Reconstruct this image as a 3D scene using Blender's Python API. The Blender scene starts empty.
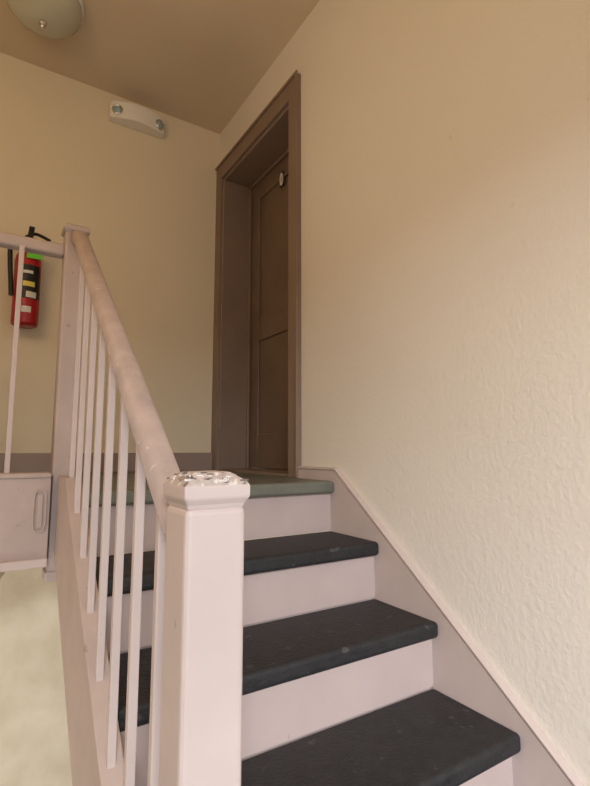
import bpy, bmesh, math, random
from mathutils import Vector, Matrix
ZO=1.26
scene=bpy.context.scene
# ------------------------------------------------ materials
def mat(name,col,rough=0.6,var=0.06,scale=6,bump=0.0,bscale=80,metal=0,chips=None,chip_scale=40,chip_th=0.68,spec=0.4,col2=None,chips2=None):
    m=bpy.data.materials.new(name);m.use_nodes=True
    nt=m.node_tree;n=nt.nodes;l=nt.links
    b=n['Principled BSDF'];b.inputs['Roughness'].default_value=rough;b.inputs['Metallic'].default_value=metal
    b.inputs['Specular IOR Level'].default_value=spec
    tc=n.new('ShaderNodeTexCoord')
    ns=n.new('ShaderNodeTexNoise');ns.inputs['Scale'].default_value=scale;ns.inputs['Detail'].default_value=6
    l.new(tc.outputs['Object'],ns.inputs['Vector'])
    r=n.new('ShaderNodeValToRGB');r.color_ramp.elements[0].position=.3;r.color_ramp.elements[1].position=.7
    c1=[max(0,c*(1-var)) for c in col]+[1];c2=[min(1,c*(1+var)) for c in (col2 or col)]+[1]
    r.color_ramp.elements[0].color=c1;r.color_ramp.elements[1].color=c2
    l.new(ns.outputs['Fac'],r.inputs['Fac'])
    out=r.outputs['Color']
    def chip(out,colr,sc,th,off):
        mp=n.new('ShaderNodeMapping');mp.inputs['Location'].default_value=(off,off,off)
        l.new(tc.outputs['Object'],mp.inputs['Vector'])
        n2=n.new('ShaderNodeTexNoise');n2.inputs['Scale'].default_value=sc;n2.inputs['Detail'].default_value=3
        l.new(mp.outputs['Vector'],n2.inputs['Vector'])
        r2=n.new('ShaderNodeValToRGB');r2.color_ramp.elements[0].position=th;r2.color_ramp.elements[1].position=th+.03
        r2.color_ramp.elements[0].color=(0,0,0,1);r2.color_ramp.elements[1].color=(1,1,1,1)
        l.new(n2.outputs['Fac'],r2.inputs['Fac'])
        mx=n.new('ShaderNodeMixRGB');mx.inputs[2].default_value=(*colr,1)
        l.new(r2.outputs['Color'],mx.inputs[0]);l.new(out,mx.inputs[1]);return mx.outputs[0]
    if chips2: out=chip(out,chips2,chip_scale,chip_th-.06,3.3)
    if chips: out=chip(out,chips,chip_scale,chip_th,0)
    l.new(out,b.inputs['Base Color'])
    if bump:
        n3=n.new('ShaderNodeTexNoise');n3.inputs['Scale'].default_value=bscale;n3.inputs['Detail'].default_value=4
        l.new(tc.outputs['Object'],n3.inputs['Vector'])
        bp=n.new('ShaderNodeBump');bp.inputs['Strength'].default_value=bump;bp.inputs['Distance'].default_value=.01
        l.new(n3.outputs['Fac'],bp.inputs['Height']);l.new(bp.outputs['Normal'],b.inputs['Normal'])
    return m
M_wall=mat('plaster_cream',(.77,.705,.62),.65,.02,1.5,.20,70,chips=(.70,.63,.54),chip_scale=22,chip_th=.74)
M_wallB=mat('plaster_cream_back',(.77,.66,.48),.7,.02,2,.14,70)
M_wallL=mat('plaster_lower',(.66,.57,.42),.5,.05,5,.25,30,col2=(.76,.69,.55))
M_ceil=mat('ceiling_paint',(.68,.55,.385),.8,.03,2,.05,60)
M_pink=mat('pink_paint',(.54,.44,.405),.55,.05,8,.05,60,chips=(.42,.32,.28),chip_scale=35,chip_th=.73)
M_pinkd=mat('pink_paint_shaded',(.44,.345,.305),.55,.07,8,.06,60,chips=(.32,.24,.21),chip_scale=35,chip_th=.71)  # darker copy of the pink paint: shade put into the colour; chips are wear
M_riser=mat('riser_paint',(.53,.415,.385),.5,.05,6,.05,50,chips=(.43,.34,.31),chip_scale=30,chip_th=.71)
M_cap=mat('worn_cap_paint',(.48,.40,.365),.6,.12,40,.6,90,chips=(.20,.16,.14),chip_scale=85,chip_th=.62,chips2=(.66,.60,.56))
M_rail=mat('rail_paint',(.40,.30,.255),.45,.12,20,.06,70,chips=(.49,.40,.35),chip_scale=60,chip_th=.67)
M_case=mat('casing_paint',(.245,.170,.125),.5,.08,5,.05,50)
M_door=mat('door_brown',(.185,.125,.09),.5,.10,4,.06,40)
M_base=mat('baseboard_paint',(.34,.25,.21),.45,.05,5)
M_tread=mat('rubber_tread',(.023,.022,.024),.55,.25,30,.3,120,chips=(.06,.06,.063),chip_scale=24,chip_th=.66,spec=.35)
M_land=mat('landing_vinyl',(.15,.152,.123),.4,.15,12,.05,60)
M_red=mat('red_enamel',(.42,.018,.022),.25,.05,3)
M_blk=mat('black_rubber',(.012,.012,.013),.45,.1,10)
M_wht=mat('white_plastic',(.84,.79,.70),.35,.02,4)
M_grn=mat('green_tag',(.16,.62,.05),.5,.03,4)
M_yel=mat('yellow_label',(.75,.62,.12),.5,.03,4)
M_paper=mat('paper_label',(.72,.70,.66),.6,.03,4)
M_chr=mat('chrome',(.75,.75,.75),.12,.02,4,metal=1)
M_glass=mat('frosted_glass',(.52,.49,.36),.18,.05,4,spec=.6)
M_lens=mat('lamp_lens',(.30,.42,.42),.08,.1,30,spec=.8)
# ------------------------------------------------ helpers
def empty(name):
    e=bpy.data.objects.new(name,None);scene.collection.objects.link(e);return e
def obj(name,bm,m,parent=None,bevel=0,seg=2,smooth=False):
    me=bpy.data.meshes.new(name);bmesh.ops.recalc_face_normals(bm,faces=bm.faces);bm.to_mesh(me);bm.free()
    o=bpy.data.objects.new(name,me);scene.collection.objects.link(o)
    for mm in (m if isinstance(m,list) else [m]): me.materials.append(mm)
    if smooth:
        for p in me.polygons:p.use_smooth=True
    if bevel:
        b=o.modifiers.new('b','BEVEL');b.width=bevel;b.segments=seg;b.limit_method='ANGLE'
        b.harden_normals=False
    if parent:o.parent=parent
    return o
def addbox(bm,x0,x1,y0,y1,z0,z1,mi=0):
    r=bmesh.ops.create_cube(bm,size=1)
    for v in r['verts']:
        v.co=Vector((x0+(v.co.x+.5)*(x1-x0),y0+(v.co.y+.5)*(y1-y0),z0+(v.co.z+.5)*(z1-z0)))
    for f in {f for v in r['verts'] for f in v.link_faces}: f.material_index=mi
def box(name,x0,x1,y0,y1,z0,z1,m,parent=None,bevel=0,seg=2):
    bm=bmesh.new();addbox(bm,x0,x1,y0,y1,z0,z1);return obj(name,bm,m,parent,bevel,seg)
def boxes(name,L,m,parent=None,bevel=0):
    bm=bmesh.new()
    for b in L:addbox(bm,*b)
    return obj(name,bm,m,parent,bevel)
def prism_x(name,pts,x0,x1,m,parent=None,bevel=0):
    bm=bmesh.new()
    a=[bm.verts.new((x0,y,z)) for y,z in pts];b=[bm.verts.new((x1,y,z)) for y,z in pts]
    bm.faces.new(a);bm.faces.new(b[::-1]);n=len(pts)
    for i in range(n):bm.faces.new((a[i],a[(i+1)%n],b[(i+1)%n],b[i]))
    return obj(name,bm,m,parent,bevel)
def lathe(name,prof,c,m,parent=None,seg=40,mis=None):
    bm=bmesh.new();rings=[]
    for r,z in prof:
        rings.append([bm.verts.new((c[0]+r*math.cos(2*math.pi*i/seg),c[1]+r*math.sin(2*math.pi*i/seg),c[2]+z)) for i in range(seg)])
    for k in range(len(rings)-1):
        for i in range(seg):
            f=bm.faces.new((rings[k][i],rings[k][(i+1)%seg],rings[k+1][(i+1)%seg],rings[k+1][i]))
            if mis:f.material_index=mis[k]
    bm.faces.new(rings[0][::-1]);bm.faces.new(rings[-1])
    o=obj(name,bm,m,parent,smooth=True)
    return o
def sweep(name,pts,r,m,parent=None,closed=False,seg=10,scl=None):
    cu=bpy.data.curves.new(name,'CURVE');cu.dimensions='3D';cu.bevel_depth=r;cu.bevel_resolution=4
    s=cu.splines.new('NURBS' if not closed else 'POLY');s.points.add(len(pts)-1)
    for p,q in zip(s.points,pts):p.co=(*q,1)
    s.use_cyclic_u=closed
    if not closed:s.order_u=3;s.use_endpoint_u=True
    o=bpy.data.objects.new(name,cu);scene.collection.objects.link(o);cu.materials.append(m)
    cu.use_fill_caps=True
    dg=bpy.context.evaluated_depsgraph_get()
    me=bpy.data.meshes.new_from_object(o.evaluated_get(dg));bpy.data.objects.remove(o)
    o=bpy.data.objects.new(name,me);scene.collection.objects.link(o)
    for p in me.polygons:p.use_smooth=True
    if parent:o.parent=parent
    return o
# ------------------------------------------------ constants (camera-relative metres)
XW=1.177;XS=1.157;XL=.243;YB=2.777;ZC=2.066;RUN=.25;RISE=.19;Y0=1.532;Z0=-.121
FL=-1.26;LOW=-2.78
def nose(y): return Z0-RISE/RUN*(Y0-y)
XLEFT=-1.15;YF=-1.5
# ------------------------------------------------ room shell
DY0,DY1,DZ=1.885,2.70,1.714
boxes('wall_right',[(XW,XW+.215,YF,DY0,LOW,ZC),(XW,XW+.215,DY1,YB+.1,LOW,ZC),(XW,XW+.215,DY0,DY1,DZ,ZC),(XW,XW+.215,DY0,DY1,LOW,Z0-.01),
   (XW+.26,XW+.3,DY0-.1,DY1+.1,LOW,ZC)],M_wall)
box('wall_back',XLEFT,XW,YB,YB+.1,-.12,ZC,M_wallB)
box('wall_back_lower',XLEFT,XW,YB,YB+.1,LOW,-.12,M_wallL)
box('wall_left',XLEFT-.1,XLEFT,YF,YB+.1,LOW,ZC,M_wall)
WX0,WX1,WZ0,WZ1=-1.0,.75,-.75,1.05
boxes('wall_front',[(XLEFT,WX0,YF-.1,YF,LOW,ZC),(WX1,XW,YF-.1,YF,LOW,ZC),(WX0,WX1,YF-.1,YF,WZ1,ZC),(WX0,WX1,YF-.1,YF,LOW,WZ0)],M_wall)
boxes('window_1',[(WX0,WX0+.05,YF-.08,YF-.02,WZ0,WZ1),(WX1-.05,WX1,YF-.08,YF-.02,WZ0,WZ1),(WX0,WX1,YF-.08,YF-.02,WZ0,WZ0+.05),(WX0,WX1,YF-.08,YF-.02,WZ1-.05,WZ1),(WX0,WX1,YF-.07,YF-.03,.13,.17)],M_wht)
box('ceiling',XLEFT-.1,XW+.3,YF-.1,YB+.1,ZC,ZC+.1,M_ceil)
box('floor',XLEFT,XW,YF,.31,FL-.12,FL,M_land)
box('floor_lower',XLEFT-.1,XW,.31,YB+.1,LOW-.1,LOW,M_land)
# upper landing
YG=1.715   # guard fascia plane
landing=empty('stair_landing')
box('landing_slab',XLEFT,XW,YG+.03,YB,-.345,Z0-.004,M_wallB,landing)
box('landing_slab_front',XL,XW-.002,Y0+.035,YG+.03,-.345,Z0-.004,M_wallB,landing)
boxes('landing_vinyl',[(XLEFT,XW,YG+.03,YB-.001,Z0-.004,Z0),(XL,XS,Y0+.03,YG+.03,Z0-.004,Z0)],M_land,landing)
box('landing_nosing',XL,XS,Y0,Y0+.06,Z0-.045,Z0+.001,M_land,landing,.012,4)
box('landing_fascia',XLEFT,.18,YG-.02,YG+.03,-.345,-.085,M_pinkd,landing,.003)
box('landing_fascia_cap',XLEFT,.18,YG-.028,YG+.04,-.085,-.07,M_pinkd,landing,.005)
box('landing_fascia_foot',XLEFT,.18,YG-.032,YG-.02,-.352,-.325,M_pink,landing,.004)
box('baseboard_back',XLEFT,XW,YB-.018,YB,Z0,Z0+.105,M_base,None,.006)
# rounded pull bracket on fascia
br=empty('cable_bracket')
pts=[]
for i in range(28):
    a=2*math.pi*i/28;ca,sa=math.cos(a),math.sin(a)
    pts.append((.152+.017*math.copysign(abs(ca)**.5,ca),YG-.0225,-.185+.062*math.copysign(abs(sa)**.5,sa)))
sweep('bracket_loop',pts,.003,M_pinkd,br,True)
box('bracket_plate',.145,.160,YG-.024,YG-.0205,-.235,-.135,M_pinkd,br,.0015)
# ------------------------------------------------ staircase
st=empty('staircase')
for i in range(1,6):
    y=Y0-RUN*i;z=Z0-RISE*i
    box(f'tread_{i}',XL,XS,y,y+RUN+.03,z-.046,z,M_tread,st,.013,5)
for i in range(0,6):
    y=Y0-RUN*i;z=Z0-RISE*i
    box(f'riser_{i+1}',XL,XS,y+.032,y+.05,z-RISE,z-.046,M_riser,st)
ya=.5825
def stringer(name,x0,x1,up,dn,ylo,yhi,m,clampz):
    yc=Y0+(clampz-Z0-up)*RUN/RISE
    top=[(ylo,nose(ylo)+up),(yc,clampz),(yhi,clampz)]
    bot=[(yhi,-.345),(Y0+(-.345-Z0+dn)*RUN/RISE if (Y0+(-.345-Z0+dn)*RUN/RISE)<yhi else yhi-.001,-.345),(ylo,nose(ylo)-dn)]
    return prism_x(name,top+bot,x0,x1,m,st,.003)
stringer('stringer_outer',.2,XL,.02,.33,ya,1.70,M_pinkd,-.08)
prism_x('skirt_board_wall',[(.0,nose(0)+.04),(1.533,-.08),(1.80,-.08),(1.80,-.345),(1.60,-.345),(.0,nose(0)-.3)],XS,XW,M_pink,st,.003)
prism_x('skirt_bead',[(.0,nose(0)+.050),(1.533,-.070),(1.80,-.070),(1.80,-.08),(1.533,-.08),(.0,nose(0)+.04)],XS-.004,XW,M_pink,st,.003)
prism_x('stair_soffit',[(.33,nose(.33)-.24),(1.60,-.30),(1.60,-.345),(.33,nose(.33)-.29)],XL,XS,M_pink,st)
# lower flight
ls=empty('lower_staircase')
for i in range(1,8):
    y=.31+RUN*(i-1);z=FL-RISE*i
    box(f'tread_{i}',XLEFT+.02,.16,y-.03,y+RUN,z-.04,z,M_tread,ls,.012,3)
for i in range(1,9):
    y=.31+RUN*(i-1);z=FL-RISE*i
    box(f'riser_{i}',XLEFT+.02,.16,y-.018,y,z,z+RISE-(.04 if i>1 else .0),M_riser,ls)
prism_x('stringer_outer',[(.31,FL),(.31,FL-.3),(2.2,FL-.3-1.89*.76+.0),(2.2,LOW),(2.1,LOW+.1)],.16,.195,M_pink,ls)
# ------------------------------------------------ railing
rl=empty('stair_railing')
XR=.22
def newel(name,xc,yc,h,z0,z1,capo,pyr,parent,mcap,ir=.3,mm=None):
    mm=mm or M_pink
    box(name+'_shaft',xc-h,xc+h,yc-h,yc+h,z0,z1-.03,mm,parent,.007,3)
    bm=bmesh.new()
    lv=[(h-.003,z1-.032),(h-.001,z1-.026),(h+capo,z1-.019),(h+capo,z1-.005),(h+capo-.005,z1),(h*ir,z1+pyr)]
    rings=[]
    for r,z in lv:rings.append([bm.verts.new((xc+sx*r,yc+sy*r,z)) for sx,sy in((-1,-1),(1,-1),(1,1),(-1,1))])
    for k in range(len(rings)-1):
        for i in range(4):
            f=bm.faces.new((rings[k][i],rings[k][(i+1)%4],rings[k+1][(i+1)%4],rings[k+1][i]))
            f.material_index=1 if k>=3 else 0
    f=bm.faces.new(rings[-1]);f.material_index=1;bm.faces.new(rings[0][::-1])
    obj(name+'_cap',bm,[mm,mcap],parent,.002,2)
newel('newel_lower',XR+.002,.546,.0358,FL,-.034,.0035,.009,rl,M_cap,.6)
# peeling paint flakes along the worn cap
random.seed(4);bm=bmesh.new()
for k in range(44):
    side=random.choice([0,0,1,2,3,3]);t=random.uniform(-.034,.034);d=random.uniform(.022,.036)
    px,py={0:(t,-d),1:(d,t),2:(t,d),3:(-d,t)}[side]
    L=random.uniform(.002,.006);Wd=random.uniform(.0007,.0018);ang=(0 if side in(0,2) else math.pi/2)+random.uniform(-.4,.4)
    zt=-.034+.009*min(1,max(0,(.0343-d)/.0128))+.0006;n=6;vs=[]
    for i in range(n):
        a=2*math.pi*i/n;rr=random.uniform(.6,1.3);u,v=L*rr*math.cos(a),Wd*rr*math.sin(a)
        vs.append(((XR+.002+px+u*math.cos(ang)-v*math.sin(ang)),(.546+py+u*math.sin(ang)+v*math.cos(ang)),zt+random.uniform(-.0003,.0004)))
    top=[bm.verts.new(v) for v in vs];bot=[bm.verts.new((v[0],v[1],zt-.002)) for v in vs]
    ft=bm.faces.new(top);bm.faces.new(bot[::-1]);mi=random.choice([0,1])
    for i in range(n):bm.faces.new((top[i],bot[i],bot[(i+1)%n],top[(i+1)%n]))
    for vv in top:
        for f in vv.link_faces:f.material_index=mi
M_fl=mat('flake_pale',(.66,.60,.56),.7);M_fd=mat('flake_dark',(.15,.12,.10),.8)
obj('newel_lower_paint_flakes',bm,[M_fl,M_fd],rl)
YN=1.76;HN=.034
newel('newel_upper',XR-.002,YN,HN,-.39,.760,.007,.010,rl,M_pinkd,.3,M_pinkd)
box('newel_upper_foot',XR-HN-.008,XR+HN+.004,YN-HN-.006,YN+HN+.006,-.405,-.375,M_pinkd,rl,.005)
# handrail : rounded profile swept along slope
y1,z1=.694,-.0427
def railz(y):return z1+.76*(y-y1)
bm=bmesh.new();prof=[]
for i in range(20):
    a=2*math.pi*i/20;ca,sa=math.cos(a),math.sin(a)
    prof.append((.022*math.copysign(abs(ca)**.75,ca),.024*math.copysign(abs(sa)**.8,sa)))
ye_=YN-HN+.004
A=[bm.verts.new((XR+px,.58,railz(.58)+pz*1.25)) for px,pz in prof]
C=[bm.verts.new((XR+px,1.64,railz(1.64)+pz*1.25)) for px,pz in prof]
B=[bm.verts.new((XR+px,ye_,railz(ye_)-.03+pz*1.2)) for px,pz in prof]
for P,Q in((A,C),(C,B)):
    for i in range(20):bm.faces.new((P[i],P[(i+1)%20],Q[(i+1)%20],Q[i]))
bm.faces.new(A);bm.faces.new(B[::-1])
obj('handrail',bm,M_rail,rl,smooth=True)
for k in range(8):
    y=.70+.125*k;hb=.0075
    box(f'baluster_{k+1}',XR-hb,XR+hb,y-hb,y+hb,min(nose(y)+.012,-.082),railz(y)-.02,M_pink,rl,.002)
box('guard_top_rail',XLEFT,XR-HN,YN-.024,YN+.024,.650,.690,M_pinkd,rl,.009,3)
for k in range(9):
    x=.060-.14*k;hb=.0075
    box(f'guard_baluster_{k+1}',x-hb,x+hb,YG-hb+.025,YG+hb+.025,-.071,.655,M_pink,rl,.002)
# ------------------------------------------------ door
dr=empty('door_1')
CX=XW-.02
boxes('door_casing',[(CX,XW+.001,1.80,DY0,Z0,1.806),(CX,XW+.001,DY1,YB,Z0,1.806),(CX,XW+.001,DY0,DY1,DZ,1.806)],M_case,dr,.003)
boxes('door_casing_lip',[(CX-.010,CX,1.796,1.815,Z0,1.816),(CX-.010,CX,1.815,YB,1.80,1.816)],M_case,dr,.003)
boxes('door_jamb',[(XW,XW+.215,DY0,DY0+.015,Z0,DZ),(XW,XW+.215,DY1-.015,DY1,Z0,DZ),(XW,XW+.215,DY0+.015,DY1-.015,DZ-.015,DZ)],M_case,dr,.002)
boxes('door_stop',[(XW+.17,XW+.185,DY1-.03,DY1-.015,Z0,DZ-.015),(XW+.17,XW+.185,DY0+.015,DY1-.015,DZ-.03,DZ-.015),(XW+.17,XW+.185,DY0+.015,DY0+.03,Z0,DZ-.015)],M_case,dr,.002)
box('door_threshold',XW,XW+.215,DY0,DY1,Z0-.01,Z0+.012,M_case,dr,.003)
ys,ye=DY0+.018,DY1-.018;zs,ze=Z0+.015,DZ-.018;xd=XW+.19
box('door_slab',xd+.012,xd+.04,ys,ye,zs,ze,M_door,dr)
s=.11
boxes('door_frame_rails',[(xd,xd+.012,ys,ys+s,zs,ze),(xd,xd+.012,ye-s,ye,zs,ze),(xd,xd+.012,ys+s,ye-s,zs,zs+.2),(xd,xd+.012,ys+s,ye-s,.66,.79),(xd,xd+.012,ys+s,ye-s,ze-.12,ze)],M_door,dr,.004)
box('door_number_plate',xd-.003,xd,2.272,2.318,1.525,1.615,M_blk,dr,.002)
pts=[(xd-.004,2.295+.012*math.cos(2*math.pi*i/24),1.57+.034*math.sin(2*math.pi*i/24)) for i in range(24)]
sweep('door_number_zero',pts,.0055,M_paper,dr,True)
lathe('door_knob',[(.028,0),(.028,.008),(.012,.012),(.012,.04),(.026,.05),(.028,.065),(.015,.075)],(0,0,0),M_chr,dr).matrix_local=Matrix.Translation((xd,ys+.06,.80))@Matrix.Rotation(-math.pi/2,4,'Y')
# ------------------------------------------------ emergency light
em=empty('emergency_light')
ex,ez=.640,1.942;W=.158;H=.052
bm=bmesh.new();N=16
pl=[(ex-W,YB-.001),(ex-W,YB-.045)]
for i in range(1,N):
    t=i/N;pl.append((ex-W+2*W*t,YB-.045-.045*math.sin(math.pi*t)))
pl+=[(ex+W,YB-.045),(ex+W,YB-.001)]
a=[bm.verts.new((x,y,ez-H)) for x,y in pl];b=[bm.verts.new((x,y,ez+H)) for x,y in pl]
bm.faces.new(a);bm.faces.new(b)
for i in range(len(pl)):bm.faces.new((a[i],a[(i+1)%len(pl)],b[(i+1)%len(pl)],b[i]))
obj('housing',bm,M_wht,em,.006,3)
for sx,nm in((-1,'left'),(1,'right')):
    Mx=Matrix.Translation((ex+sx*.120,YB-.058,ez-.006))@Matrix.Rotation(math.radians(20)*sx,4,'Z')@Matrix.Rotation(math.pi/2,4,'X')
    lathe('lamp_bezel_'+nm,[(.030,0),(.031,.010),(.027,.015),(.022,.012),(.018,.008)],(0,0,0),M_chr,em,28).matrix_local=Mx
    lathe('lamp_lens_'+nm,[(.022,.010),(.020,.014),(.012,.018),(.004,.020)],(0,0,0),M_lens,em,28).matrix_local=Mx
# ------------------------------------------------ fire extinguisher
fe=empty('fire_extinguisher')
fx,fy=.125,YB-.085;fz=.605
lathe('cylinder_body',[(.045,0),(.056,.004),(.060,.015),(.060,.33),(.056,.355),(.042,.380),(.024,.395),(.018,.40),(.018,.415)],(fx,fy,fz),M_red,fe,48)
lathe('valve_collar',[(.022,0),(.022,.03),(.015,.035),(.014,.06)],(fx,fy,fz+.412),M_blk,fe,24)
def patch(name,a0,a1,za,zb,m,off=.0008):
    bm=bmesh.new();n=14;lo=[];hi=[]
    for i in range(n+1):
        a=math.radians(a0+(a1-a0)*i/n);r=.060+off
        lo.append(bm.verts.new((fx+r*math.cos(a),fy+r*math.sin(a),fz+za)));hi.append(bm.verts.new((fx+r*math.cos(a),fy+r*math.sin(a),fz+zb)))
    for i in range(n):bm.faces.new((lo[i],lo[i+1],hi[i+1],hi[i]))
    obj(name,bm,m,fe,smooth=True)
patch('label_black',225,330,.13,.30,M_blk)
patch('label_white',265,310,.135,.165,M_paper,.0014)
patch('label_yellow',250,300,.19,.215,M_yel,.0014)
patch('label_strip',240,290,.255,.27,M_paper,.0014)
patch('label_strip_low',250,290,.06,.09,M_paper)
box('inspection_tag',fx-.012,fx+.056,fy-.070,fy-.067,fz+.330,fz+.390,M_grn,fe)
prism_x('carry_handle',[(fy-.13,fz+.455),(fy-.02,fz+.45),(fy+.02,fz+.46),(fy+.02,fz+.47),(fy-.02,fz+.462),(fy-.13,fz+.467)],fx-.012,fx+.012,M_blk,fe,.002)
sweep('squeeze_lever',[(fx-.02,fy+.01,fz+.46),(fx+.01,fy-.03,fz+.475),(fx+.05,fy-.06,fz+.455),(fx+.085,fy-.07,fz+.435)],.008,M_blk,fe)
sweep('lower_lever',[(fx,fy,fz+.44),(fx+.04,fy-.03,fz+.43),(fx+.08,fy-.05,fz+.412)],.007,M_blk,fe)
sweep('hose',[(fx,fy-.01,fz+.43),(fx-.05,fy-.03,fz+.445),(fx-.085,fy-.04,fz+.40),(fx-.08,fy-.04,fz+.30),(fx-.07,fy-.03,fz+.20),(fx-.066,fy-.03,fz+.14)],.011,M_blk,fe)
lathe('pressure_gauge',[(.016,0),(.016,.012),(.013,.014)],(0,0,0),M_paper,fe,20).matrix_local=Matrix.Translation((fx,fy-.012,fz+.43))@Matrix.Rotation(math.pi/2,4,'X')
box('wall_bracket',fx-.02,fx+.02,fy+.055,YB,fz+.10,fz+.42,M_blk,fe,.002)
# ------------------------------------------------ ceiling lamps
def lamp(x,y,z,r):
    e=empty('ceiling_lamp')
    k=r/.15
    lathe('lamp_base',[(.155*k,0),(.160*k,-.008),(.160*k,-.02),(.150*k,-.026)],(x,y,z),M_wht,e,48)
    lathe('glass_dome',[(.150*k,-.022),(.152*k,-.04),(.145*k,-.07),(.122*k,-.10),(.085*k,-.12),(.04*k,-.13),(.012*k,-.132)],(x,y,z),M_glass,e,48)
    lathe('finial',[(.016,-.126*k),(.016,-.134*k),(.009,-.14*k),(.011,-.148*k),(.004,-.155*k)],(x,y,z),M_chr,e,20)
lamp(.10,2.30,ZC,.158)
lamp(-.02,2.0,-.345,.11)
# ------------------------------------------------ lights
def area(name,loc,rot,sx,sy,e,col):
    L=bpy.data.lights.new(name,'AREA');L.shape='RECTANGLE';L.size=sx;L.size_y=sy;L.energy=e;L.color=col
    o=bpy.data.objects.new(name,L);scene.collection.objects.link(o);o.location=loc;o.rotation_euler=rot;return o
def look(src,dst):return (Vector(dst)-Vector(src)).to_track_quat('-Z','Y').to_euler()
s1=(-1.5,-3.6,1.75);area('window_daylight',s1,look(s1,(.8,.6,-.3)),1.6,1.3,385,(.89,.94,1.0))
s2=(-.9,1.2,-1.5);area('stairwell_light',s2,look(s2,(.2,2.777,-1.2)),.7,.7,15,(1,.93,.84))
L=bpy.data.lights.new('warm_fill_light','POINT');L.energy=22;L.color=(1,.69,.34);L.shadow_soft_size=.3  # added warm fill without a fixture, brightens the ceiling and upper walls
o=bpy.data.objects.new('warm_fill_light',L);scene.collection.objects.link(o);o.location=(-.75,.75,1.25)
w=bpy.data.worlds.new('world');scene.world=w;w.use_nodes=True
w.node_tree.nodes['Background'].inputs[0].default_value=(.9,.93,1,1);w.node_tree.nodes['Background'].inputs[1].default_value=1.8
# ------------------------------------------------ camera
cd=bpy.data.cameras.new('camera');cam=bpy.data.objects.new('camera',cd);scene.collection.objects.link(cam)
cd.sensor_fit='VERTICAL';cd.sensor_height=36;cd.lens=485/786*36;cd.clip_start=.02
cam.rotation_euler=(math.radians(96.7),0,math.radians(-32.4))
scene.camera=cam
for o in scene.objects:
    if o.parent is None:o.location.z+=ZO
scene.view_settings.view_transform='Standard'
